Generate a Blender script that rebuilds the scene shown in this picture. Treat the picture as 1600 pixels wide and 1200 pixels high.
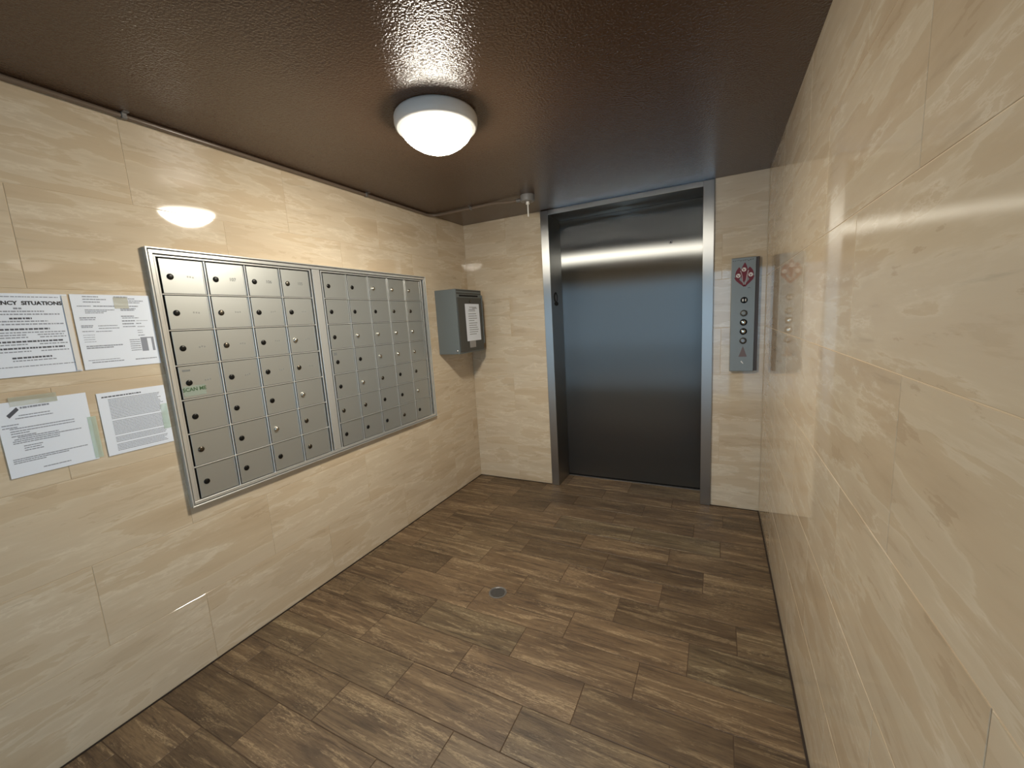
import bpy, bmesh, math, random
from mathutils import Matrix, Vector
random.seed(7)
PI = math.pi
scene = bpy.context.scene
for o in list(bpy.data.objects):
    bpy.data.objects.remove(o, do_unlink=True)
C = scene.collection

# ------------------------------------------------------------------ camera, world, exposure
W, H = 2.352, 2.35            # room width (x), height (z); elevator wall at y = 0, camera looks towards +y
END = -4.5                    # entrance wall behind the camera
F_PX, YAW, PITCH, ROLL = 638.87, 0.4705, -0.1517, -0.0596
CAM = Vector((2.0659, -3.2794, 1.4752))
cam = bpy.data.cameras.new('camera'); cam_o = bpy.data.objects.new('camera', cam); C.objects.link(cam_o)
cam.sensor_fit = 'HORIZONTAL'; cam.sensor_width = 36.0; cam.lens = F_PX / 1600 * 36.0
cam.clip_start = 0.02
_f = Vector((-math.sin(YAW) * math.cos(PITCH), math.cos(YAW) * math.cos(PITCH), math.sin(PITCH)))
_r = Vector((math.cos(YAW), math.sin(YAW), 0)); _u = _r.cross(_f)
_c, _s = math.cos(ROLL), math.sin(ROLL)
_r2, _u2 = _c * _r + _s * _u, -_s * _r + _c * _u
m = Matrix.Identity(4)
for i in range(3):
    m[i][0], m[i][1], m[i][2], m[i][3] = _r2[i], _u2[i], -_f[i], CAM[i]
cam_o.matrix_world = m
scene.camera = cam_o

world = bpy.data.worlds.new('sky'); scene.world = world; world.use_nodes = True
wn = world.node_tree; bg = wn.nodes['Background']
bg.inputs[0].default_value = (0.46, 0.73, 1.0, 1); bg.inputs[1].default_value = 4.0      # even blue daylight sky
LAMP_STRENGTH = 300.0
LAMP_COLOR = (1.0, 0.93, 0.80)
vs = scene.view_settings
vs.view_transform = 'Standard'; vs.look = 'None'; vs.exposure = 0.06; vs.gamma = 1.0
vs.use_curve_mapping = False
scene.display_settings.display_device = 'sRGB'
scene.cycles.use_denoising = True

# ------------------------------------------------------------------ helpers
def lin(r, g, b):
    f = lambda v: (v / 255) / 12.92 if v <= 10.31 else ((v / 255 + 0.055) / 1.055) ** 2.4
    return (f(r), f(g), f(b), 1)

def mat(name, col=(128, 128, 128), rough=0.5, metal=0.0, aniso=0.0, emit=None, alpha=1.0, spec=0.5):
    M = bpy.data.materials.new(name); M.use_nodes = True
    b = M.node_tree.nodes['Principled BSDF']
    b.inputs['Base Color'].default_value = lin(*col)
    b.inputs['Roughness'].default_value = rough
    b.inputs['Metallic'].default_value = metal
    b.inputs['Anisotropic'].default_value = aniso
    b.inputs['Specular IOR Level'].default_value = spec
    b.inputs['Alpha'].default_value = alpha
    if emit:
        b.inputs['Emission Color'].default_value = (*emit[0], 1)
        b.inputs['Emission Strength'].default_value = emit[1]
    return M

class NT:
    """small node-tree helper"""
    def __init__(s, M):
        s.t = M.node_tree; s.b = s.t.nodes['Principled BSDF']
    def n(s, kind, **kw):
        x = s.t.nodes.new(kind)
        for k, v in kw.items():
            if k.startswith('i_'):
                x.inputs[k[2:].replace('_', ' ')].default_value = v
            else:
                setattr(x, k, v)
        return x
    def l(s, a, b): s.t.links.new(a, b)
    def coords(s, scale, rnd=0.0, extra=(0, 0, 0)):
        tc = s.n('ShaderNodeTexCoord'); mp = s.n('ShaderNodeMapping')
        mp.inputs['Scale'].default_value = scale
        if rnd:
            oi = s.n('ShaderNodeObjectInfo'); mu = s.n('ShaderNodeVectorMath', operation='SCALE')
            cb = s.n('ShaderNodeCombineXYZ')
            cb.inputs[0].default_value, cb.inputs[1].default_value, cb.inputs[2].default_value = 1.0, 2.7, 1.9
            s.l(cb.outputs[0], mu.inputs[0])
            mm = s.n('ShaderNodeMath', operation='MULTIPLY'); mm.inputs[1].default_value = rnd
            s.l(oi.outputs['Random'], mm.inputs[0]); s.l(mm.outputs[0], mu.inputs['Scale'])
            ad = s.n('ShaderNodeVectorMath', operation='ADD')
            s.l(tc.outputs['Object'], ad.inputs[0]); s.l(mu.outputs[0], ad.inputs[1])
            s.l(ad.outputs[0], mp.inputs['Vector'])
        else:
            s.l(tc.outputs['Object'], mp.inputs['Vector'])
        return mp.outputs[0]
    def noise(s, vec, scale=1, detail=4, rough=0.55, dist=0.0):
        x = s.n('ShaderNodeTexNoise')
        x.inputs['Scale'].default_value = scale; x.inputs['Detail'].default_value = detail
        x.inputs['Roughness'].default_value = rough; x.inputs['Distortion'].default_value = dist
        s.l(vec, x.inputs['Vector']); return x.outputs['Fac']
    def ramp(s, fac, stops):
        x = s.n('ShaderNodeValToRGB'); e = x.color_ramp.elements
        while len(e) < len(stops): e.new(0.5)
        for i, (p, c) in enumerate(stops):
            e[i].position = p; e[i].color = c if len(c) == 4 else lin(*c)
        s.l(fac, x.inputs[0]); return x.outputs[0]
    def mix(s, fac, a, b, blend='MIX'):
        x = s.n('ShaderNodeMix', data_type='RGBA', blend_type=blend)
        if isinstance(fac, (int, float)): x.inputs[0].default_value = fac
        else: s.l(fac, x.inputs[0])
        for sock, v in ((x.inputs[6], a), (x.inputs[7], b)):
            if isinstance(v, tuple): sock.default_value = v
            else: s.l(v, sock)
        return x.outputs[2]
    def bump(s, h, strength, dist):
        x = s.n('ShaderNodeBump'); x.inputs['Strength'].default_value = strength
        x.inputs['Distance'].default_value = dist
        s.l(h, x.inputs['Height']); s.l(x.outputs[0], s.b.inputs['Normal'])

def gray(v): return (v, v, v, 1)

def addbox(bm, x0, x1, y0, y1, z0, z1, bev=0.0, seg=1):
    vs_ = [bm.verts.new(p) for p in ((x0, y0, z0), (x1, y0, z0), (x1, y1, z0), (x0, y1, z0),
                                    (x0, y0, z1), (x1, y0, z1), (x1, y1, z1), (x0, y1, z1))]
    fs = [bm.faces.new([vs_[i] for i in q]) for q in
          ((3, 2, 1, 0), (4, 5, 6, 7), (0, 1, 5, 4), (1, 2, 6, 5), (2, 3, 7, 6), (3, 0, 4, 7))]
    if bev:
        es = {e for f in fs for e in f.edges}
        bmesh.ops.bevel(bm, geom=list(es), offset=bev, segments=seg, affect='EDGES', profile=0.5)

def addlathe(bm, prof, cx=0, cy=0, n=40, axis='z', o=(0, 0, 0)):
    """prof: list of (r, h); axis z, x or -y (h along the axis)"""
    def P(r, h, a):
        u, v = r * math.cos(a), r * math.sin(a)
        if axis == 'z': p = (u, v, h)
        elif axis == 'x': p = (h, u, v)
        else: p = (u, -h, v)
        return (p[0] + o[0], p[1] + o[1], p[2] + o[2])
    rings = []
    for r, h in prof:
        if r < 1e-6: rings.append([bm.verts.new(P(0, h, 0))])
        else: rings.append([bm.verts.new(P(r, h, 2 * PI * k / n)) for k in range(n)])
    for a, b in zip(rings, rings[1:]):
        for k in range(n):
            k2 = (k + 1) % n
            if len(a) == 1 and len(b) == 1: continue
            if len(a) == 1: bm.faces.new((a[0], b[k], b[k2]))
            elif len(b) == 1: bm.faces.new((a[k], b[0], a[k2]))
            else: bm.faces.new((a[k], b[k], b[k2], a[k2]))
    return rings

def addtube(bm, pts, r, n=10):
    pts = [Vector(p) for p in pts]; rings = []
    for i, p in enumerate(pts):
        t = (pts[min(i + 1, len(pts) - 1)] - pts[max(i - 1, 0)]).normalized()
        a = t.cross(Vector((0, 0, 1)))
        if a.length < 1e-4: a = t.cross(Vector((1, 0, 0)))
        a.normalize(); b = t.cross(a)
        rings.append([bm.verts.new(p + r * (math.cos(2 * PI * k / n) * a + math.sin(2 * PI * k / n) * b)) for k in range(n)])
    for a, b in zip(rings, rings[1:]):
        for k in range(n):
            bm.faces.new((a[k], a[(k + 1) % n], b[(k + 1) % n], b[k]))
    bm.faces.new(rings[0][::-1]); bm.faces.new(rings[-1])

def mesh(bm, name, smooth=False):
    bmesh.ops.recalc_face_normals(bm, faces=bm.faces)
    me = bpy.data.meshes.new(name); bm.to_mesh(me); bm.free()
    if smooth:
        for p in me.polygons: p.use_smooth = True
    return me

def link(name, me, material=None, parent=None, loc=None, rot=None):
    o = bpy.data.objects.new(name, me); C.objects.link(o)
    if material and not me.materials: me.materials.append(material)
    if parent: o.parent = parent
    if loc: o.location = loc
    if rot: o.rotation_euler = rot
    return o

def obj(name, bm, material, parent=None, smooth=False, loc=None, rot=None):
    return link(name, mesh(bm, name, smooth), material, parent, loc, rot)

def box(name, b, material, parent=None, bev=0.0, seg=1):
    bm = bmesh.new(); addbox(bm, *b, bev, seg); return obj(name, bm, material, parent)

def autosmooth(o, ang=40):
    me = o.data
    for p in me.polygons: p.use_smooth = True
    me.set_sharp_from_angle(angle=math.radians(ang))
    return o

def tag(o, label, cat=None, group=None, kind=None):
    o['label'] = label
    if cat: o['category'] = cat
    if group: o['group'] = group
    if kind: o['kind'] = kind
    return o

def empty(name, loc=(0, 0, 0), rot=(0, 0, 0)):
    o = bpy.data.objects.new(name, None); C.objects.link(o); o.location = loc; o.rotation_euler = rot
    o.empty_display_size = 0.1
    return o

def text_polys(body, size, bold=0.0):
    """flat text as (verts, faces) centred on the origin, in the local x-y plane"""
    cu = bpy.data.curves.new('t', 'FONT'); cu.body = body; cu.size = size
    cu.align_x = 'CENTER'; cu.align_y = 'CENTER'; cu.offset = bold; cu.resolution_u = 3
    o = bpy.data.objects.new('t', cu); C.objects.link(o)
    dg = bpy.context.evaluated_depsgraph_get(); me = o.evaluated_get(dg).to_mesh()
    v = [tuple(x.co) for x in me.vertices]; f = [tuple(p.vertices) for p in me.polygons]
    o.evaluated_get(dg).to_mesh_clear()
    bpy.data.objects.remove(o); bpy.data.curves.remove(cu)
    return v, f

def text_bm(bm, body, size, place, bold=0.0):
    v, f = text_polys(body, size, bold)
    vs_ = [bm.verts.new(place(x, y)) for x, y, _ in v]
    for q in f:
        try: bm.faces.new([vs_[i] for i in q])
        except ValueError: pass

# ------------------------------------------------------------------ materials
def marble_mat():
    M = mat('polished_cream_tile', rough=0.045); t = NT(M)
    big = t.noise(t.coords((1.15, 1, 6.2), 37.0), 1.2, 9, 0.56, 0.25)
    fine = t.noise(t.coords((2.6, 1, 26), 23.0), 1.5, 6, 0.62, 0.3)
    rag = t.noise(t.coords((2.3, 1, 10.0), 51.0), 1.3, 10, 0.62, 0.15)
    base = t.ramp(big, [(0.28, (192, 171, 142)), (0.42, (203, 183, 155)), (0.474, (204, 185, 157)), (0.488, (214, 198, 173)), (0.52, (208, 191, 165)), (0.60, (206, 188, 162)), (0.618, (200, 181, 154)), (0.75, (204, 187, 162))])
    f1 = t.ramp(fine, [(0.26, gray(0.80)), (0.38, gray(0.97)), (0.60, gray(1.0)), (0.76, gray(1.05))])
    col = t.mix(0.8, base, f1, 'MULTIPLY')
    v = t.ramp(rag, [(0.54, gray(0)), (0.585, gray(0.15)), (0.61, gray(0.55)), (0.625, gray(0.10)), (0.75, gray(0.2))])
    col = t.mix(v, col, lin(228, 215, 193))
    d = t.ramp(rag, [(0.30, gray(0.30)), (0.355, gray(0.35)), (0.37, gray(0.0)), (0.8, gray(0))])
    col = t.mix(d, col, lin(174, 150, 121))
    t.l(col, t.b.inputs['Base Color'])
    return M

def plank_mat():
    M = mat('wood_look_plank', rough=0.42); t = NT(M)
    g1 = t.noise(t.coords((1.1, 9, 1), 41.0), 1.7, 8, 0.66, 0.9)          # broad tone drift along the plank
    g2 = t.noise(t.coords((7.0, 90, 1), 17.0), 2.0, 5, 0.72, 0.3)         # fine grain
    g3 = t.noise(t.coords((1.2, 15, 1), 63.0), 1.9, 7, 0.66, 0.7)         # worn and dark bands
    g4 = t.noise(t.coords((22, 110, 1), 29.0), 2.2, 4, 0.75, 0.4)         # saw-mark speckle
    g5 = t.noise(t.coords((2.2, 5.5, 1), 83.0), 1.5, 4, 0.6, 0.3)         # where the speckle shows
    base = t.ramp(g1, [(0.30, (80, 65, 50)), (0.43, (102, 84, 65)), (0.55, (116, 97, 75)), (0.70, (134, 114, 89))])
    str_ = t.ramp(g2, [(0.34, gray(0.62)), (0.50, gray(1.0)), (0.70, gray(1.18))])
    col = t.mix(0.85, base, str_, 'MULTIPLY')
    wear = t.ramp(g3, [(0.545, gray(0)), (0.585, gray(0.65)), (0.70, gray(0.85))])
    spk = t.ramp(g4, [(0.42, gray(0.15)), (0.56, gray(1.0))])
    wear = t.mix(1.0, wear, spk, 'MULTIPLY')
    col = t.mix(wear, col, lin(172, 152, 122))
    dk = t.ramp(g3, [(0.36, gray(0.70)), (0.425, gray(0.0))])
    col = t.mix(dk, col, lin(62, 49, 38))
    sp2 = t.mix(1.0, t.ramp(g5, [(0.50, gray(0)), (0.60, gray(0.8))]), t.ramp(g4, [(0.54, gray(0)), (0.60, gray(1.0))]), 'MULTIPLY')
    col = t.mix(sp2, col, lin(160, 142, 116))
    oi = t.n('ShaderNodeObjectInfo')
    tone = t.ramp(oi.outputs['Random'], [(0.0, (206, 200, 192)), (0.35, (238, 232, 224)), (0.7, (255, 248, 240)), (1.0, (222, 226, 220))])
    col = t.mix(1.0, col, tone, 'MULTIPLY')
    t.l(col, t.b.inputs['Base Color'])
    r = t.ramp(g2, [(0.3, gray(0.60)), (0.7, gray(0.33))]); t.l(r, t.b.inputs['Roughness'])
    t.bump(g4, 0.4, 0.0016)
    return M

def ceiling_mat():
    M = mat('brown_gloss_ceiling', (84, 64, 49), rough=0.15, spec=0.42); t = NT(M)
    n1 = t.noise(t.coords((1, 1, 1)), 120, 2, 0.5, 0.2)
    h = t.ramp(n1, [(0.36, gray(0)), (0.62, gray(1))])
    t.bump(h, 0.30, 0.0030)
    return M

def steel_mat(name, col, rough, metal=1.0):
    return mat(name, col, rough, metal)

def brushed_mat(name, col, rough, aniso):
    """vertically brushed steel: reflections smear sideways and stay crisp vertically"""
    M = bpy.data.materials.new(name); M.use_nodes = True; nt = M.node_tree
    nt.nodes.remove(nt.nodes['Principled BSDF'])
    g = nt.nodes.new('ShaderNodeBsdfAnisotropic'); g.distribution = 'BECKMANN'
    g.inputs['Color'].default_value = lin(*col); g.inputs['Roughness'].default_value = rough
    g.inputs['Anisotropy'].default_value = aniso
    tg = nt.nodes.new('ShaderNodeTangent'); tg.direction_type = 'RADIAL'; tg.axis = 'Z'
    nt.links.new(tg.outputs[0], g.inputs['Tangent'])
    nt.links.new(g.outputs[0], nt.nodes['Material Output'].inputs['Surface'])
    return M

M_TILE = marble_mat(); M_PLANK = plank_mat(); M_CEIL = ceiling_mat()
M_GROUT = mat('pale_tile_grout', (206, 186, 156), 0.6)
M_FGROUT = mat('brown_floor_grout', (86, 68, 52), 0.85)
M_CAULK = mat('dark_caulk', (48, 36, 27), 0.8)
M_DOOR = brushed_mat('brushed_steel_door', (116, 117, 116), 0.29, -0.83)
M_FRAME = brushed_mat('brushed_steel_frame', (182, 183, 182), 0.42, -0.62)
M_ALU = steel_mat('satin_aluminium', (184, 186, 182), 0.40, 0.72)
M_ALUF = steel_mat('aluminium_frame', (222, 222, 218), 0.28, 0.65)
M_DARK = mat('dark_recess', (22, 21, 20), 0.7)
M_LOCK = mat('black_lock', (30, 29, 27), 0.35, 0.6)
M_LOCKD = mat('tarnished_lock', (96, 90, 80), 0.35, 1.0)
M_LOCKS = mat('bright_lock', (214, 208, 196), 0.18, 1.0)
M_BLACK = mat('black_gap', (6, 6, 6), 0.9)
M_BOX = mat('charcoal_paint', (102, 108, 108), 0.42)
M_BOXD = mat('charcoal_shaded_front', (66, 67, 65), 0.42)  # darker copy of the box paint, shade of the front face put into the colour
M_PAPER = mat('white_paper', (232, 238, 248), 0.5)
M_INK = mat('grey_ink', (142, 146, 156), 0.7)
M_INKD = mat('dark_ink', (84, 86, 94), 0.7)
M_HEAD = mat('black_ink', (46, 46, 52), 0.7)
M_TAPE = mat('green_tinted_tape', (206, 226, 212), 0.25, alpha=0.38)
M_COP = steel_mat('panel_steel', (132, 133, 128), 0.42, 0.35)
M_RED = mat('dark_red_print', (112, 26, 38), 0.5)
M_PINK = mat('faded_red_print', (114, 97, 96), 0.5)
M_LINE = mat('pale_emblem_line', (176, 152, 150), 0.5)
M_WHITE = mat('white_print', (226, 222, 216), 0.5)
M_CONDUIT = mat('painted_conduit', (112, 97, 84), 0.25)
M_GALV = mat('galvanised_metal', (132, 130, 128), 0.4, 0.7)
M_PLASTIC = mat('white_plastic', (240, 236, 228), 0.35)
M_RING = mat('white_fixture_ring', (226, 224, 220), 0.45)
M_GLOW = mat('lit_glass_bowl', (250, 246, 238), 0.4, emit=(LAMP_COLOR, LAMP_STRENGTH))
_t = NT(M_GLOW); _g = _t.n('ShaderNodeNewGeometry'); _x = _t.n('ShaderNodeSeparateXYZ'); _t.l(_g.outputs['Normal'], _x.inputs[0])
_m = _t.n('ShaderNodeMapRange'); _t.l(_x.outputs[2], _m.inputs[0])
for _i, _v in ((1, -0.10), (2, -0.98), (3, 0.30), (4, 1.0)): _m.inputs[_i].default_value = _v
_p = _t.n('ShaderNodeMath', operation='POWER'); _t.l(_m.outputs[0], _p.inputs[0]); _p.inputs[1].default_value = 4.5
_q = _t.n('ShaderNodeMath', operation='MULTIPLY'); _t.l(_p.outputs[0], _q.inputs[0]); _q.inputs[1].default_value = LAMP_STRENGTH
_t.l(_q.outputs[0], _t.b.inputs['Emission Strength'])
M_SCREW = mat('screw_metal', (190, 190, 190), 0.25, 1.0)
M_GREEN = mat('green_print', (62, 92, 56), 0.6)
M_GREENBG = mat('pale_green_sticker', (150, 160, 148), 0.4)
M_NUM = mat('worn_number_print', (118, 120, 118), 0.6)
M_WORN = mat('rubbed_print', (148, 150, 147), 0.5, 0.3)
M_PLASTER = mat('beige_plaster', (196, 180, 156), 0.6)
M_CONC = mat('concrete', (205, 206, 206), 0.85)

# ------------------------------------------------------------------ setting: floor of separate planks
PL, PW, J = 0.5345, 0.1905, 0.003
DOOR_Y = 0.27
floor = box('floor', (-0.06, W + 0.06, END, 0.33, -0.06, -0.0018), M_FGROUT)
tag(floor, 'brown wood-look plank tile floor of the lift lobby', kind='structure')
_cache = {}
def plank_mesh(lx, ly):
    k = (round(lx, 4), round(ly, 4))
    if k not in _cache:
        bm = bmesh.new(); addbox(bm, -lx / 2, lx / 2, -ly / 2, ly / 2, -0.006, 0, 0.0011)
        me = mesh(bm, 'plank'); me.materials.append(M_PLANK); _cache[k] = me
    return _cache[k]
ROW_JOINT = {0: 1.409, 1: 1.768, 2: 1.583, 3: 1.94, 4: 1.565, 5: 1.820, 6: 1.480, 7: 1.818, 8: 1.628, 9: 1.973,
             10: 1.789, 11: 1.602, 12: 1.411, 13: 1.220, 14: 1.027}
for r in range(26):
    y1 = 0.223 - PW * r; y0 = y1 - PW
    if r == 0: y1 = DOOR_Y + 0.03
    if y0 < END: y0 = END
    if y1 - y0 < 0.03: break
    j0 = ROW_JOINT.get(r, 1.027 - 0.187 * (r - 14))
    j0 = j0 - PL * math.ceil((j0 + 0.02) / PL)
    x = j0
    xmin, xmax = (0.80, 1.98) if r == 0 else (0.0, W)
    while x < xmax:
        a, b = max(x, xmin), min(x + PL, xmax)
        if xmax - b < 0.05: b = xmax
        if b - a > 0.02:
            link('plank', plank_mesh(b - a - J, y1 - y0 - J), None, floor, ((a + b) / 2, (y0 + y1) / 2, 0))
        x += PL
        if b == xmax: break

# ------------------------------------------------------------------ walls of separate tiles
TL, TH, TJ = 0.666, 0.3357, 0.0022
def tile_mesh(lx, lz):
    k = ('t', round(lx, 4), round(lz, 4))
    if k not in _cache:
        bm = bmesh.new(); addbox(bm, -lx / 2, lx / 2, 0, 0.006, -lz / 2, lz / 2, 0.0006)
        me = mesh(bm, 'tile'); me.materials.append(M_TILE); _cache[k] = me
    return _cache[k]
def tile_wall(parent, u0, u1, place, rot, phase):
    """u runs along the wall; place(u, z) gives the world position of a tile centre"""
    for row in range(7):
        z0, z1 = row * TH, (row + 1) * TH
        if row == 0: z0 = 0.005
        ph = phase + (TL / 2 if row % 2 else 0)
        u = ph - TL * math.ceil((ph - u0) / TL)
        while u < u1:
            a, b = max(u, u0), min(u + TL, u1)
            if b - a > 0.012:
                link('tile', tile_mesh(b - a - TJ, z1 - z0 - TJ), None, parent, place((a + b) / 2, (z0 + z1) / 2), rot)
            u += TL
wl = box('wall_left', (-0.12, -0.0012, END, 0.0, 0.0, H), M_GROUT); tag(wl, 'polished cream marble-look tile wall with mailboxes', kind='structure')
tile_wall(wl, END, 0.0, lambda u, z: (0, u, z), (0, 0, PI / 2), -2.412)
wr = box('wall_right', (W + 0.0012, W + 0.12, END, 0.0, 0.0, H), M_GROUT); tag(wr, 'polished cream marble-look tile wall right of the lift', kind='structure')
tile_wall(wr, 0.0, -END, lambda u, z: (W, -u, z), (0, 0, -PI / 2), 2.018)
FX0, FX1, JW = 0.752, 2.033, 0.068      # lift frame outer edges and face width
bm = bmesh.new(); addbox(bm, -0.12, FX0, 0.0012, 0.32, 0, H); addbox(bm, FX1, W + 0.12, 0.0012, 0.32, 0, H)
wb = obj('wall_back', bm, M_GROUT); tag(wb, 'cream marble-look tile wall around the lift door', kind='structure')
tile_wall(wb, 0.001, FX0, lambda u, z: (u, 0, z), (0, 0, 0), 0.42)
tile_wall(wb, FX1, W - 0.001, lambda u, z: (u, 0, z), (0, 0, 0), 1.752)
# entrance wall behind the camera, open doorway to daylight
bm = bmesh.new()
addbox(bm, -0.12, 1.10, END - 0.15, END, 0, H); addbox(bm, 2.25, W + 0.12, END - 0.15, END, 0, H)
addbox(bm, 1.10, 2.25, END - 0.15, END, 2.1, H)
wf = obj('wall_front', bm, M_PLASTER); tag(wf, 'beige wall with open entrance doorway behind the viewer', kind='structure')
gr = box('ground', (-8, 10, -16, END - 0.001, -0.16, -0.005), M_CONC); tag(gr, 'grey concrete pavement outside the entrance', kind='structure')
ce = box('ceiling', (-0.12, W + 0.12, END - 0.15, 0.33, H, H + 0.12), M_CEIL); tag(ce, 'glossy dark brown textured ceiling', kind='structure')
for i, (b, lb) in enumerate([((0.0, 0.004, END, 0.0, 0.0, 0.005), 'dark joint under the mailbox wall'),
                             ((W - 0.007, W, END, 0.0, 0.0, 0.006), 'dark joint under the right tile wall'),
                             ((0.004, FX0, -0.004, 0.0, 0.0, 0.005), 'dark joint under wall left of the lift'),
                             ((FX1, W - 0.007, -0.004, 0.0, 0.0, 0.005), 'dark joint under wall right of the lift')]):
    tag(box('trim_%d' % (i + 1), b, M_CAULK), lb, kind='structure')

# ------------------------------------------------------------------ lift door and frame
d1 = empty('door_1', (1.39, 0, 0)); tag(d1, 'brushed stainless steel lift door with steel frame', kind='structure')
off = Matrix.Translation((-1.39, 0, 0))
def dpart(name, bm, material, parent=None, smooth=False):
    bm.transform(off) if parent is None else None
    o = obj(name, bm, material, parent or d1)
    return o
OX0, OX1, OZ = FX0 + JW, FX1 - JW - 0.003, 2.308
for nm, b in (('jamb', (FX0, OX0, -0.014, DOOR_Y - 0.004, 0.001, H - 0.004)), ('jamb', (OX1, FX1, -0.014, DOOR_Y - 0.004, 0.001, H - 0.004)),
              ('header', (OX0, OX1, -0.014, DOOR_Y - 0.004, OZ, H - 0.004))):
    bm = bmesh.new(); addbox(bm, *b, 0.003, 2); dpart(nm, bm, M_FRAME)
bm = bmesh.new(); addbox(bm, OX0 - 0.025, OX1 + 0.02, DOOR_Y, DOOR_Y + 0.03, 0.014, 2.335, 0.0015); panel = dpart('door_panel', bm, M_DOOR)
bm = bmesh.new(); addbox(bm, OX0 - 0.02, OX1 + 0.02, DOOR_Y + 0.012, DOOR_Y + 0.045, -0.001, 0.02); dpart('threshold_gap', bm, M_BLACK)
bm = bmesh.new(); addbox(bm, OX0 + 0.001, OX1 - 0.001, DOOR_Y - 0.016, DOOR_Y + 0.010, -0.004, 0.0025, 0.0008); dpart('sill', bm, M_GALV)
bm = bmesh.new(); addlathe(bm, [(0.0, 0.003), (0.009, 0.003), (0.013, 0.002), (0.014, 0.0)], n=20, axis='-y', o=(1.725, DOOR_Y, 2.015)); k = dpart('release_keyhole', bm, M_GALV)
bm = bmesh.new()
tri = [(1.725 - 0.007, 2.009), (1.725 + 0.007, 2.009), (1.725, 2.022)]
a = [bm.verts.new((x, DOOR_Y - 0.0036, z)) for x, z in tri]; b_ = [bm.verts.new((x, DOOR_Y - 0.001, z)) for x, z in tri]
bm.faces.new(a); bm.faces.new(b_[::-1])
for i in range(3): bm.faces.new((a[i], a[(i + 1) % 3], b_[(i + 1) % 3], b_[i]))
bm.transform(off); obj('keyhole_slot', bm, M_BLACK, k)
# black oval marker on the left jamb return
bm = bmesh.new()
def oval(bm, cy, cz, ry, rz, x0, x1, n=28):
    A = [bm.verts.new((x0, cy + ry * math.cos(2 * PI * i / n), cz + rz * math.sin(2 * PI * i / n))) for i in range(n)]
    B = [bm.verts.new((x1, v.co.y, v.co.z)) for v in A]
    bm.faces.new(B)
    for i in range(n): bm.faces.new((A[i], A[(i + 1) % n], B[(i + 1) % n], B[i]))
oval(bm, 0.088, 1.655, 0.042, 0.044, OX0, OX0 + 0.004); oval(bm, 0.100, 1.603, 0.045, 0.018, OX0, OX0 + 0.003)
jp = dpart('jamb_marker', bm, M_DARK); jp['label'] = 'small black oval marker on the steel jamb'
bm = bmesh.new(); oval(bm, 0.088, 1.652, 0.020, 0.030, OX0 + 0.004, OX0 + 0.0052); bm.transform(off); obj('marker_centre', bm, M_GALV, jp)

# ------------------------------------------------------------------ lift call panel right of the door
cp = empty('call_panel', (2.215, 0, 1.42))
tag(cp, 'tall narrow steel lift call panel with red fire emblem', 'call panel')
def cpart(name, bm, material, parent=None, smooth=False):
    bm.transform(Matrix.Translation((-2.215, 0, -1.42)))
    return obj(name, bm, material, parent or cp, smooth)
CY = -0.030
bm = bmesh.new(); addbox(bm, 2.142, 2.288, CY, -0.0002, 1.036, 1.808, 0.003, 2); cpart('face_plate', bm, M_COP)
bm = bmesh.new(); addbox(bm, 2.286, 2.308, -0.022, -0.0002, 1.040, 1.806, 0.002, 2); bk = cpart('edge_shade_strip', bm, mat('edge_shade_brown', (70, 56, 46), 0.45)); bk['label'] = 'dark strip standing in for shade at the panel edge'  # added strip; its dark brown stands in for shade beside the plate
def flame(bm, cx, cz, w, up, dn, y0, y1, lean=0.0):
    """teardrop outline: pointed top and bottom"""
    n = 18; pts = []
    for i in range(n + 1):
        s = i / n; pts.append((w * math.sin(PI * s) ** 0.8 * (1.0 if s < .5 else 1.0), -dn + (up + dn) * s))
    out = [(cx + x + lean * ((z + dn) / (up + dn)) ** 2, cz + z) for x, z in pts] + [(cx - x + lean * ((z + dn) / (up + dn)) ** 2, cz + z) for x, z in pts[::-1][1:-1]]
    A = [bm.verts.new((x, y1, z)) for x, z in out]; B = [bm.verts.new((x, y0, z)) for x, z in out]
    bm.faces.new(B)
    for i in range(len(A)): bm.faces.new((A[i], A[(i + 1) % len(A)], B[(i + 1) % len(B)], B[i]))
def ribbon(bm, pts, w, y0, y1):
    L = []; R = []
    for i, (x, z) in enumerate(pts):
        x2, z2 = pts[min(i + 1, len(pts) - 1)]; x1, z1 = pts[max(i - 1, 0)]
        d = math.hypot(x2 - x1, z2 - z1) or 1; nx, nz = -(z2 - z1) / d, (x2 - x1) / d
        ww = w * (1 - 0.5 * i / (len(pts) - 1))
        L.append(bm.verts.new((x + nx * ww, y0, z + nz * ww))); R.append(bm.verts.new((x - nx * ww, y0, z - nz * ww)))
    for i in range(len(pts) - 1): bm.faces.new((L[i], L[i + 1], R[i + 1], R[i]))
bm = bmesh.new()
flame(bm, 2.218, 1.728, 0.0205, 0.046, 0.085, CY - 0.0008, CY, 0.004)
flame(bm, 2.183, 1.690, 0.0185, 0.056, 0.034, CY - 0.0008, CY, 0.006)
flame(bm, 2.256, 1.694, 0.0200, 0.050, 0.036, CY - 0.0008, CY, -0.006)
ribbon(bm, [(2.170, 1.682), (2.178, 1.664), (2.196, 1.644), (2.212, 1.630), (2.222, 1.617)], 0.011, CY - 0.0007, CY)
ribbon(bm, [(2.270, 1.686), (2.262, 1.664), (2.246, 1.645), (2.232, 1.630), (2.223, 1.617)], 0.011, CY - 0.0007, CY)
em = cpart('fire_emblem', bm, M_RED); em['label'] = 'dark red emblem of three flames'
for x, z in ((2.217, 1.728), (2.184, 1.690), (2.257, 1.692)):
    bm = bmesh.new(); addlathe(bm, [(0.0, 0.0014), (0.0135, 0.0014), (0.0135, 0.0)], n=20, axis='-y', o=(x, CY, z)); s_ = cpart('emblem_disc', bm, M_WHITE, em)
bm = bmesh.new()
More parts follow.
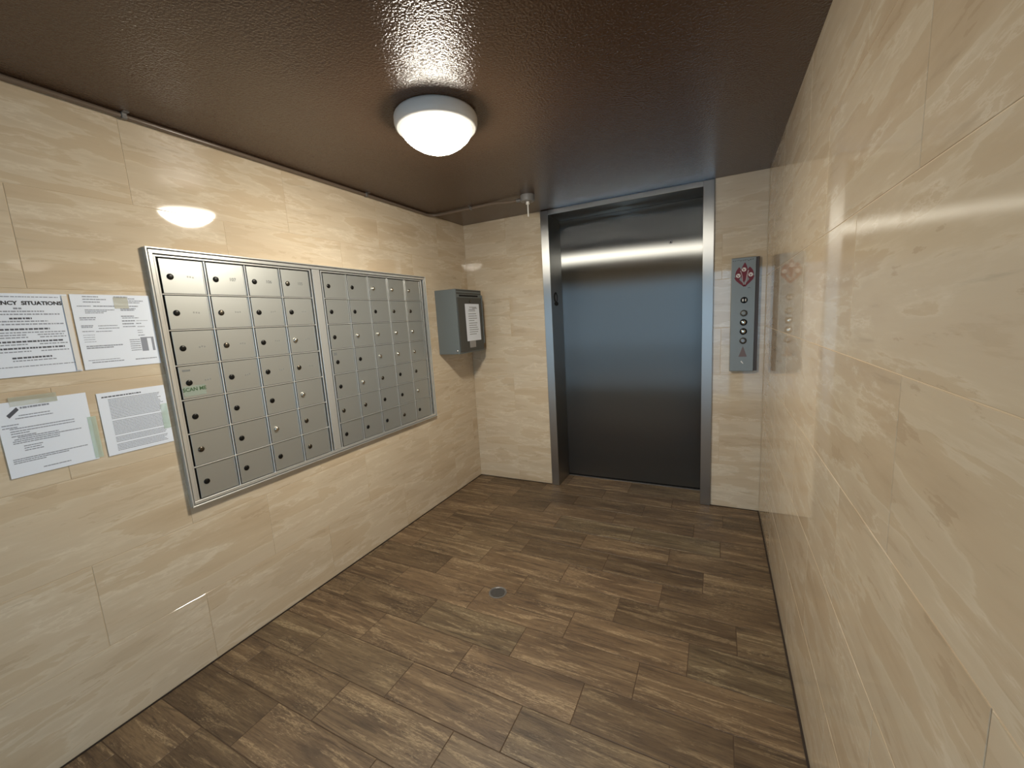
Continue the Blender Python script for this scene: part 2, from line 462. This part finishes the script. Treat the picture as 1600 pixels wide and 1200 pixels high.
for x, z in ((2.217, 1.728), (2.184, 1.690), (2.257, 1.692)):
    ribbon(bm, [(x - 0.008, z + 0.006), (x, z - 0.002), (x + 0.008, z + 0.004)], 0.0026, CY - 0.0018, CY)
    ribbon(bm, [(x - 0.004, z - 0.008), (x + 0.003, z - 0.003)], 0.0024, CY - 0.0018, CY)
cpart('emblem_marks', bm, M_RED, em)
bm = bmesh.new()
ribbon(bm, [(2.196, 1.722), (2.203, 1.702), (2.208, 1.680), (2.209, 1.655), (2.217, 1.628)], 0.0030, CY - 0.0014, CY)
ribbon(bm, [(2.243, 1.722), (2.238, 1.700), (2.234, 1.678), (2.231, 1.655), (2.226, 1.628)], 0.0040, CY - 0.0014, CY)
cpart('emblem_lines', bm, M_LINE, em)
# worn lettering across the top, small mark below emblem
bm = bmesh.new()
x = 2.150
rr = random.Random(3)
while x < 2.268:
    w = rr.uniform(0.004, 0.011); z = 1.787 + rr.uniform(-0.003, 0.003)
    ribbon(bm, [(x, z), (x + w, z + 0.003)], rr.uniform(0.0018, 0.004), CY - 0.0006, CY); x += w + 0.005
ribbon(bm, [(2.242, 1.604), (2.250, 1.607), (2.258, 1.603)], 0.0020, CY - 0.0006, CY)
cpart('worn_lettering', bm, M_LOCKD)
def ringdisc(name, z, rad, mring, mcen, dome=0.0):
    bm = bmesh.new(); addlathe(bm, [(rad, 0.0), (rad, 0.003), (rad * 0.8, 0.004), (rad * 0.74, 0.002), (rad * 0.74, 0.0)], n=26, axis='-y', o=(2.222, CY, z))
    p = cpart(name, bm, mring, smooth=False)
    bm = bmesh.new(); addlathe(bm, [(0, 0.0018 + dome), (rad * 0.4, 0.0018 + dome * 0.8), (rad * 0.74, 0.0012), (rad * 0.74, 0.0)], n=26, axis='-y', o=(2.222, CY, z))
    cpart('button_face', bm, mcen, p, True)
    return p
kp = ringdisc('key_switch', 1.525, 0.0215, M_LOCK, M_LOCK)
bm = bmesh.new()
for dx, w in ((-0.007, 0.0045), (0.0095, 0.0035)):
    addbox(bm, 2.222 + dx - w, 2.222 + dx + w, CY - 0.0042, CY - 0.0002, 1.525 - 0.009, 1.525 + 0.009, 0.001)
cpart('switch_marks', bm, M_WHITE, kp)
ringdisc('call_button', 1.437, 0.0225, M_LOCKD, M_COP)
ringdisc('key_lock', 1.375, 0.0225, M_LOCK, M_LOCKS, 0.003)
ringdisc('key_lock', 1.313, 0.0225, M_LOCK, M_LOCKS, 0.003)
ringdisc('call_button', 1.249, 0.0225, M_LOCKD, M_GALV)
bm = bmesh.new()
t3 = [bm.verts.new((2.222 + x, CY - 0.0006, 1.168 + z)) for x, z in ((-0.026, -0.03), (0.026, -0.03), (0.0, 0.045))]; bm.faces.new(t3)
bm2 = cpart('faded_emblem', bm, M_PINK); bm2['label'] = 'faded reddish triangular mark'
bm = bmesh.new(); ribbon(bm, [(2.212, 1.108), (2.219, 1.099), (2.226, 1.090)], 0.0045, CY - 0.0007, CY); cpart('white_scratch_mark', bm, M_WHITE)

# ------------------------------------------------------------------ bank of mailboxes on the left wall
MY0, MY1, MZ0, MZ1 = -2.408, -0.640, 0.748, 1.858
mb = empty('mailbox_bank', (0, (MY0 + MY1) / 2, MZ0))
tag(mb, 'wall-mounted bank of sixty-three silver mailboxes in an aluminium frame', 'mailboxes')
MO = Matrix.Translation((0, -(MY0 + MY1) / 2, -MZ0))
def mpart(name, bm, material, parent=None):
    bm.transform(MO); return obj(name, bm, material, parent or mb)
def rect_frame(bm, y0, y1, z0, z1, w, x0, x1, bev=0.0008):
    addbox(bm, x0, x1, y0, y1, z1 - w, z1, bev); addbox(bm, x0, x1, y0, y1, z0, z0 + w, bev)
    addbox(bm, x0, x1, y0, y0 + w, z0 + w, z1 - w, bev); addbox(bm, x0, x1, y1 - w, y1, z0 + w, z1 - w, bev)
bm = bmesh.new(); addbox(bm, 0.0005, 0.004, MY0 + 0.002, MY1 - 0.002, MZ0 + 0.002, MZ1 - 0.002); mpart('backing', bm, M_DARK)
bm = bmesh.new(); rect_frame(bm, MY0, MY1, MZ0, MZ1, 0.006, 0.0008, 0.022); mpart('outer_trim', bm, M_ALUF)
bm = bmesh.new(); rect_frame(bm, MY0 + 0.010, MY1 - 0.010, MZ0 + 0.010, MZ1 - 0.010, 0.014, 0.002, 0.0185); mpart('inner_trim', bm, M_ALUF)
bm = bmesh.new(); addbox(bm, 0.003, 0.0165, -1.650, -1.600, MZ0 + 0.026, MZ1 - 0.026, 0.0008); mpart('centre_mullion', bm, M_ALUF)
CW, CH = 0.1766, 0.150
ROW_TOP = 1.8195
numbers = {(0, 0, 1): '107', (0, 0, 2): '106', (0, 0, 3): '105'}
LK = {  # B black, D tarnished, S bright, per row
    0: ['BBBD', 'BDBB', 'BDBS', 'BBBD', 'BBBS', 'DBSD', 'BBBD'],
    1: ['BBSSS', 'BBBDD', 'BSSSS', 'BBSSS', 'BSDBD', 'DDBBS', 'BBBDB']}
bm = bmesh.new(); addbox(bm, -0.002, 0.0, 0.0068, CW - 0.0072, -CH + 0.0062, -0.0030, 0.0006)   # plate below a folded lip
addbox(bm, 0.0, 0.0018, CW - 0.0125, CW - 0.0085, -CH + 0.0068, -0.004, 0.0007)
DOORM = mesh(bm, 'mailbox_door'); DOORM.materials.append(M_ALU)
LOCKM = {}
for kk, mm, h in (('B', M_LOCK, 0.0045), ('D', M_LOCKD, 0.006), ('S', M_LOCKS, 0.011)):
    bm = bmesh.new(); addlathe(bm, [(0, h), (0.005, h), (0.0102, h * 0.8), (0.0126, h * 0.35), (0.0126, 0)], n=16, axis='x')
    LOCKM[kk] = mesh(bm, 'lock', True); LOCKM[kk].materials.append(mm)
bm = bmesh.new(); addbox(bm, 0.0045, 0.0052, -0.0016, 0.0016, -0.0042, 0.0042); KEYM = mesh(bm, 'keyway'); KEYM.materials.append(M_DARK)
XD = 0.0125
for unit, (y0, nc) in enumerate(((-2.3735, 4), (-1.5845, 5))):
    yend = y0 + nc * CW
    zb = ROW_TOP - 7 * CH
    bm = bmesh.new(); rect_frame(bm, y0 - 0.0095, yend + (0.0075 if unit == 0 else 0.0125), zb - 0.007, ROW_TOP + 0.0095, 0.007, 0.003, 0.0165)
    mpart('unit_frame', bm, M_ALUF)
    for c in range(1, nc):
        bm = bmesh.new(); addbox(bm, 0.003, 0.0135, y0 + c * CW - 0.0035, y0 + c * CW + 0.0022, zb, ROW_TOP, 0.0008); mpart('column_divider', bm, M_ALUF)
    for r in range(1, 7):
        bm = bmesh.new(); addbox(bm, 0.003, 0.0158, y0 - 0.001, yend + 0.001, ROW_TOP - r * CH - 0.0005, ROW_TOP - r * CH + 0.0042, 0.0008); mpart('row_divider', bm, M_ALUF)
    for r in range(7):
        for c in range(nc):
            ly, lz = y0 + c * CW - (MY0 + MY1) / 2, ROW_TOP - r * CH - MZ0
            tilt = random.uniform(-0.006, 0.006)
            d = link('mailbox_door', DOORM, None, mb, (XD, ly, lz), (0, random.uniform(-0.004, 0.004), tilt))
            kk = LK[unit][r][c]
            lk = link('lock', LOCKM[kk], None, d, (0.0002, 0.0385, -0.0755))
            nm = numbers.get((unit, r, c))
            bm = bmesh.new()
            if nm:
                text_bm(bm, nm, 0.021, lambda x, y: (0.0004, 0.112 + x, -0.073 + y), 0.0005)
                obj('number', bm, M_NUM, d)
            if unit == 0 and r < 4 and not nm:                  # rubbed-off number
                bm.free(); bm = bmesh.new()
                rr = random.Random(r * 9 + c)
                for q in range(3):
                    yy = 0.100 + q * 0.010; zz = -0.073 + rr.uniform(-0.003, 0.003)
                    addbox(bm, 0.0001, 0.0004, yy, yy + 0.006, zz - 0.004, zz + 0.003)
                obj('worn_number', bm, M_WORN, d)
            elif not nm: bm.free()
            if unit == 1 and r == 3 and c == 0:
                s1 = box('number_sticker', (0.0001, 0.0005, 0.016, 0.040, -0.034, -0.016), M_NUM, d)
                bm = bmesh.new(); text_bm(bm, '502', 0.013, lambda x, y: (0.0007, 0.028 + x, -0.025 + y)); obj('sticker_digits', bm, M_INKD, d)
            if unit == 0 and r == 3 and c == 0:
                s1 = box('sticker', (0.0001, 0.0005, 0.012, 0.098, -0.134, -0.090), M_GREENBG, d); s1['label'] = 'pale green sticker reading SCAN ME'
                bm = bmesh.new(); text_bm(bm, 'SCAN ME', 0.022, lambda x, y: (0.0008, 0.055 + x, -0.106 + y), 0.0006); obj('sticker_text', bm, M_GREEN, d)
                box('sticker_tab', (0.0001, 0.0004, 0.020, 0.050, -0.026, -0.018), M_NUM, d)

# ------------------------------------------------------------------ notices taped to the left wall
def sheet(name, label, y0, y1, z0, z1, x, lift, group='paper notices left of the mailboxes', rot=0.0, planex=True):
    """paper with gentle curl; lift(u, v) -> metres off the wall; u left..right, v top..bottom"""
    root = empty(name, (x, (y0 + y1) / 2, z0), (rot, 0, 0)); tag(root, label, 'paper', group)
    w, h = y1 - y0, z1 - z0
    def P(u, v, e=0.0): return (lift(u, v) + e, (u - 0.5) * w, (1 - v) * h)
    nu, nv = 14, 12
    bm = bmesh.new()
    g = [[[bm.verts.new(P(i / nu, j / nv, e)) for j in range(nv + 1)] for i in range(nu + 1)] for e in (0.0, 0.0004)]
    for i in range(nu):
        for j in range(nv):
            for e in (0, 1):
                bm.faces.new((g[e][i][j], g[e][i + 1][j], g[e][i + 1][j + 1], g[e][i][j + 1]))
    for i in range(nu):
        for j in (0, nv): bm.faces.new((g[0][i][j], g[0][i + 1][j], g[1][i + 1][j], g[1][i][j]))
    for j in range(nv):
        for i in (0, nu): bm.faces.new((g[0][i][j], g[0][i][j + 1], g[1][i][j + 1], g[1][i][j]))
    autosmooth(obj('sheet', bm, M_PAPER, root), 30)
    return root, P
def words(bm, P, u0, u1, v, hgt, rnd, dens=0.8):
    u = u0
    while u < u1:
        du = min(rnd.uniform(0.015, 0.05), u1 - u)
        if du > 0.006:
            k = max(1, int(du / 0.03))
            for q in range(k):
                a, b = u + du * q / k, u + du * (q + 1) / k
                vs_ = [bm.verts.new(P(*c, 0.0007)) for c in ((a, v - hgt / 2), (b, v - hgt / 2), (b, v + hgt / 2), (a, v + hgt / 2))]
                bm.faces.new(vs_)
        u += du + 0.007 / dens * rnd.uniform(0.6, 1.2)
curlA = lambda u, v: 0.001 + 0.010 * max(0, u - 0.82) ** 1.0 * (1 - v * 0.4) * 4 * max(0, u - 0.8) + 0.0015 * math.sin(3 * u)
flat = lambda u, v: 0.0008 + 0.0008 * math.sin(5 * u + 2 * v) ** 2
rnd = random.Random(11)
# A: emergency notice
pa, P = sheet('paper_notice', 'white notice headed EMERGENCY SITUATIONS at the left edge of the photo', -2.882, -2.655, 1.390, 1.662, 0.0012, curlA)
bm = bmesh.new()
v_, f_ = text_polys('EMERGENCY  SITUATIONS', 0.0155, 0.0004)
_w = max(q[0] for q in v_) - min(q[0] for q in v_); _k = 0.200 / _w
text_bm(bm, 'EMERGENCY  SITUATIONS', 0.0155, lambda x, y: P(0.485 + _k * x / 0.227, 0.117 - 1.1 * y / 0.272, 0.0009), 0.0006)
obj('heading', bm, M_HEAD, pa)
bm = bmesh.new()
for v, u0, u1, hh in ((.04, .05, .9, .010), (.18, .42, .50, .02), (.215, .1, .72, .014), (.25, .06, .88, .014), (.335, .1, .74, .014), (.37, .06, .9, .014),
                      (.47, .1, .9, .012), (.50, .06, .5, .012), (.50, .6, .88, .012), (.53, .06, .5, .012), (.53, .62, .9, .012), (.615, .06, .48, .012),
                      (.615, .6, .9, .012), (.70, .06, .5, .012), (.70, .6, .9, .012), (.81, .3, .74, .012), (.88, .06, .95, .010)):
    words(bm, P, u0, u1, v, hh, rnd)
obj('small_print', bm, M_INK, pa)
bm = bmesh.new()
for v, u0, u1 in ((.300, .36, .58), (.43, .2, .74), (.58, .06, .86), (.66, .06, .86), (.775, .3, .70)): words(bm, P, u0, u1, v, 0.02, rnd)
obj('bold_print', bm, M_INKD, pa)
box('plastic_edge', (0.004, 0.0052, 0.099, 0.1125, 0.004, 0.268), M_WHITE, pa)
# B: form-like notice
pb, P = sheet('paper_notice', 'white form-like notice with small tables, against the mailbox frame', -2.648, -2.417, 1.391, 1.664, 0.0012, flat)
bm = bmesh.new()
for v, u0, u1, hh in ((.03, .14, .33, .012), (.065, .14, .42, .012), (.10, .14, .34, .012), (.155, .06, .22, .010), (.155, .25, .82, .014),
                      (.205, .14, .50, .010), (.225, .14, .40, .010), (.245, .14, .36, .010), (.31, .06, .25, .014), (.335, .06, .24, .010),
                      (.415, .06, .2, .012), (.435, .06, .2, .012), (.42, .26, .5, .010), (.455, .26, .52, .010), (.49, .06, .2, .01), (.495, .22, .42, .010),
                      (.54, .06, .2, .006), (.57, .06, .2, .006), (.60, .06, .2, .006), (.63, .06, .2, .006), (.69, .07, .52, .014), (.715, .07, .40, .014),
                      (.03, .52, .70, .02), (.05, .52, .8, .012), (.08, .52, .9, .012), (.105, .55, .85, .012), (.19, .58, .78, .014), (.21, .58, .76, .014),
                      (.295, .57, .74, .014), (.32, .58, .8, .010), (.36, .57, .74, .016), (.36, .76, .92, .006), (.40, .57, .72, .016), (.40, .75, .82, .012),
                      (.44, .57, .74, .012), (.445, .76, .86, .008), (.50, .75, .82, .008), (.53, .75, .82, .008), (.57, .75, .84, .012),
                      (.88, .06, .45, .008), (.91, .1, .5, .012), (.91, .65, .95, .012)):
    words(bm, P, u0, u1, v, hh, rnd, 1.4)
obj('small_print', bm, M_INK, pb)
bm = bmesh.new()
def blk(u0, u1, v0, v1):
    bm.faces.new([bm.verts.new(P(*c, 0.0007)) for c in ((u0, v0), (u1, v0), (u1, v1), (u0, v1))])
for k in range(6):
    words(bm, P, .62, .76, .63 + .03 * k, .010, rnd, 2)
blk(.77, .86, .60, .80); blk(.92, .955, .60, .80); blk(.86, .92, .60, .615)
obj('table_print', bm, M_INK, pb)
tp = box('tape', (0.0022, 0.0026, 0.002, 0.045, 0.222, 0.264), mat('yellowed_tape', (226, 224, 204), 0.3, alpha=0.35), pb)
# C: letter with logo
pc, P = sheet('paper_notice', 'white letter with dark slanted logo, below the EMERGENCY notice', -2.878, -2.661, 1.060, 1.311, 0.0012, flat)
bm = bmesh.new()
v4 = [bm.verts.new(P(*c, 0.0007)) for c in ((.10, .17), (.125, .21), (.235, .115), (.215, .075))]; bm.faces.new(v4)
obj('logo', bm, M_INKD, pc)
bm = bmesh.new()
words(bm, P, .25, .56, .09, .024, rnd, 1.0)
for v, u0, u1 in ((.19, .22, .56), (.225, .18, .58), (.30, .03, .2), (.335, .03, .18), (.355, .1, .8), (.39, .1, .8), (.42, .1, .3), (.455, .1, .36), (.475, .16, .6), (.50, .12, .86),
                  (.525, .1, .6), (.55, .1, .6), (.60, .2, .4), (.63, .2, .38), (.66, .2, .4), (.76, .06, .9), (.785, .06, .66), (.81, .06, .4), (.93, .35, .66)):
    words(bm, P, u0, u1, v, .012, rnd, 1.5)
obj('small_print', bm, M_INK, pc)
box('tape', (0.0016, 0.0022, -0.075, 0.035, 0.235, 0.266), mat('cloudy_tape', (206, 208, 190), 0.3, alpha=0.4), pc)
box('tape', (0.0016, 0.0022, 0.098, 0.122, 0.004, 0.160), M_TAPE, pc)
# D: dense paragraph notice
pd, P = sheet('paper_notice', 'white notice filled with dense paragraphs, low beside the mailbox frame', -2.634, -2.424, 1.058, 1.300, 0.0012, flat)
bm = bmesh.new(); words(bm, P, .06, .64, .07, .019, rnd, 0.8); obj('heading', bm, M_INKD, pd)
bm = bmesh.new()
v = .115
while v < .95:
    gap = .43 < v < .46 or .70 < v < .72 or .80 < v < .82
    if not gap: words(bm, P, .14, rnd.uniform(.86, .95), v, .010, rnd, 2.2)
    v += .0235
obj('small_print', bm, M_INK, pd)
box('tape', (0.0016, 0.0022, 0.080, 0.104, 0.060, 0.165), M_TAPE, pd)

# ------------------------------------------------------------------ drop box in the corner
BX, BY0, BY1, BZ0, BZ1 = 0.204, -0.511, -0.118, 1.237, 1.757
db = empty('drop_box', (0, (BY0 + BY1) / 2, BZ0))
tag(db, 'charcoal metal drop box with mail slot in the far corner', 'drop box')
DO = Matrix.Translation((0, -(BY0 + BY1) / 2, -BZ0))
def bpart(name, bm, material, parent=None):
    bm.transform(DO); return obj(name, bm, material, parent or db)
bm = bmesh.new(); addbox(bm, 0.0004, BX, BY0, BY1, BZ0, BZ1, 0.0025, 2); body = bpart('body', bm, M_BOX)
bm = bmesh.new(); addbox(bm, BX, BX + 0.006, BY0 + 0.012, BY1 - 0.012, 1.250, 1.690, 0.0015); dd = bpart('collection_door', bm, M_BOXD)
bm = bmesh.new(); addbox(bm, BX, BX + 0.006, BY0 + 0.010, BY1 - 0.010, 1.722, 1.728, 0.001); addbox(bm, BX - 0.0, BX + 0.006, BY0 + 0.010, BY1 - 0.010, 1.745, 1.750, 0.001); bpart('slot_lip', bm, M_BOXD)
bm = bmesh.new(); addbox(bm, BX, BX + 0.0012, BY0 + 0.047, BY1 - 0.058, 1.699, 1.712); bpart('mail_slot', bm, M_BLACK)
bm = bmesh.new(); addlathe(bm, [(0, 0.008), (0.008, 0.008), (0.0105, 0.005), (0.0105, 0)], n=18, axis='x', o=(BX + 0.006, -0.315, 1.660)); bpart('lock', bm, M_LOCKD)
bm = bmesh.new(); addbox(bm, BX, BX + 0.010, BY1 - 0.010, BY1 + 0.003, 1.30, 1.715, 0.001); bpart('hinge', bm, M_BOX)
bm = bmesh.new(); addlathe(bm, [(0, 0.003), (0.006, 0.002), (0.0085, 0)], n=14, axis='-y', o=(BX - 0.026, BY0, 1.262)); bpart('screw', bm, M_SCREW)
pe, P = sheet('paper_slip', 'narrow white paper slip taped on the charcoal drop box', -0.402, -0.180, 1.334, 1.640, BX + 0.0065, lambda u, v: 0.001 + 0.004 * (u - .5) ** 2 + 0.002 * v, None, 0.0)
bm = bmesh.new()
for v, u0, u1 in ((.09, .3, .8), (.12, .5, .85), (.15, .25, .7), (.19, .22, .7), (.27, .2, .75), (.33, .2, .8), (.39, .2, .8), (.45, .2, .6), (.52, .2, .8), (.58, .2, .75), (.64, .2, .8), (.70, .2, .85), (.76, .2, .8), (.82, .2, .7)):
    words(bm, P, u0, u1, v, .016, rnd, 2)
obj('small_print', bm, M_NUM, pe)
box('tape', (0.002, 0.0030, -0.075, 0.020, -0.056, 0.012), mat('grey_tape', (150, 148, 146), 0.35), pe)

# ------------------------------------------------------------------ ceiling lamp
LX, LY = 0.987, -1.719
lp = empty('ceiling_lamp', (LX, LY, H)); tag(lp, 'lit round flush-mount ceiling lamp with white ring and glass bowl', 'lamp')
bm = bmesh.new(); addlathe(bm, [(0.0, -0.0005), (0.166, -0.0005), (0.171, -0.006), (0.174, -0.014), (0.174, -0.036), (0.170, -0.050), (0.162, -0.057), (0.150, -0.057), (0.148, -0.052)], n=64)
autosmooth(obj('ring', bm, M_RING, lp), 50)
bm = bmesh.new(); addlathe(bm, [(0.150, -0.052), (0.150, -0.058), (0.147, -0.069), (0.134, -0.088), (0.111, -0.108), (0.083, -0.125), (0.054, -0.137), (0.025, -0.1435), (0.0, -0.145)], n=64)
obj('glass_bowl', bm, M_GLOW, lp, True)

# ------------------------------------------------------------------ conduit and ceiling sensor
SX, SY = 0.846, -0.466
sn = empty('ceiling_sensor', (SX, SY, H)); tag(sn, 'small round grey ceiling box with thin white hanging rod', 'sensor')
bm = bmesh.new(); addlathe(bm, [(0.0, -0.0005), (0.050, -0.0005), (0.051, -0.004), (0.050, -0.038), (0.046, -0.043), (0.0, -0.045)], n=24); autosmooth(obj('junction_box', bm, mat('grey_cast_box', (134, 132, 130), 0.45, 0.2), sn), 35)
bm = bmesh.new()
for a in (0.6, 3.7): addlathe(bm, [(0.0, -0.048), (0.004, -0.047), (0.005, -0.044)], n=10, o=(0.032 * math.cos(a), 0.032 * math.sin(a), 0))
obj('cover_screw', bm, M_SCREW, sn)
bm = bmesh.new(); addlathe(bm, [(0.0, -0.044), (0.011, -0.044), (0.011, -0.054), (0.014, -0.056), (0.014, -0.060), (0.007, -0.064), (0.0, -0.064)], n=16); obj('rod_collar', bm, M_PLASTIC, sn)
bm = bmesh.new(); addlathe(bm, [(0.0, -0.060), (0.0048, -0.060), (0.0048, -0.140), (0.003, -0.146), (0.0, -0.146)], n=12); obj('hanging_rod', bm, M_PLASTIC, sn, True)
cd = empty('electrical_conduit', (0.016, -2.4, H)); tag(cd, 'thin brown-painted conduit along the ceiling edge above mailboxes', 'conduit')
CO = Matrix.Translation((-0.016, 2.4, -H))
R_ = 0.0095; zc = H - R_ - 0.0015; xc = R_ + 0.005
pts = [(xc, END + 0.01, zc), (xc, -2.0, zc), (xc, -0.55, zc)] + [(xc + 0.075 * (1 - math.cos(a)), -0.55 + 0.075 * math.sin(a), zc) for a in [k * PI / 16 for k in range(1, 9)]]
pts += [(0.40, -0.475, zc), (0.55, -0.475, zc), (0.60, -0.4755, zc - 0.001), (0.66, -0.472, zc - 0.008), (0.72, -0.468, zc - 0.012), (SX - 0.050, -0.466, zc - 0.012)]
bm = bmesh.new(); addtube(bm, pts, R_, 12); bm.transform(CO); autosmooth(obj('pipe', bm, M_CONDUIT, cd), 60)
bm = bmesh.new(); addtube(bm, [(SX - 0.085, -0.466, zc - 0.012), (SX - 0.051, -0.466, zc - 0.012)], 0.0125, 12); bm.transform(CO); autosmooth(obj('connector', bm, M_GALV, cd), 60)
for p in ((-3.6,), (-2.395,), (-1.168,)):
    bm = bmesh.new(); addbox(bm, xc - R_ - 0.001, xc + R_ + 0.0022, p[0] - 0.009, p[0] + 0.009, zc - R_ - 0.0022, H - 0.0004, 0.002); addbox(bm, xc + R_, xc + R_ + 0.022, p[0] - 0.009, p[0] + 0.009, H - 0.0026, H - 0.0004)
    bm.transform(CO); obj('strap', bm, M_GALV, cd)
bm = bmesh.new(); addbox(bm, 0.372, 0.390, -0.475 - R_ - 0.002, -0.475 + R_ + 0.002, zc - R_ - 0.0022, H - 0.0004, 0.002); addbox(bm, 0.372, 0.390, -0.475 - R_ - 0.022, -0.475 - R_, H - 0.0026, H - 0.0004)
bm.transform(CO); obj('strap', bm, M_GALV, cd)

# ------------------------------------------------------------------ floor drain
dr = empty('floor_drain', (1.000, -1.508, 0)); tag(dr, 'small round metal floor drain with perforated grate', 'drain')
bm = bmesh.new(); addlathe(bm, [(0.050, 0.0003), (0.050, 0.0018), (0.046, 0.0026), (0.041, 0.0022), (0.039, 0.0004)], n=36); autosmooth(obj('rim', bm, M_GALV, dr), 40)
bm = bmesh.new(); addlathe(bm, [(0.0, 0.0005), (0.0395, 0.0005)], n=36); obj('drain_mouth', bm, M_BLACK, dr)
bm = bmesh.new()
for k in range(-4, 5):
    t_ = k * 0.0085; L_ = math.sqrt(max(0.0395 ** 2 - t_ ** 2, 0))
    for rot in (0, 1):
        b2 = (-L_, L_, t_ - 0.0022, t_ + 0.0022) if rot == 0 else (t_ - 0.0022, t_ + 0.0022, -L_, L_)
        addbox(bm, *b2, 0.0006, 0.0020)
bm.transform(Matrix.Rotation(0.5, 4, 'Z')); obj('grate', bm, M_GALV, dr)

for o in bpy.data.objects:
    if o.name.split('.')[0] in ('small_print', 'bold_print', 'table_print', 'logo', 'heading', 'emblem_marks', 'emblem_lines', 'worn_lettering', 'worn_number', 'cover_screw', 'switch_marks', 'grate', 'slot_lip'):
        o['kind'] = 'stuff'
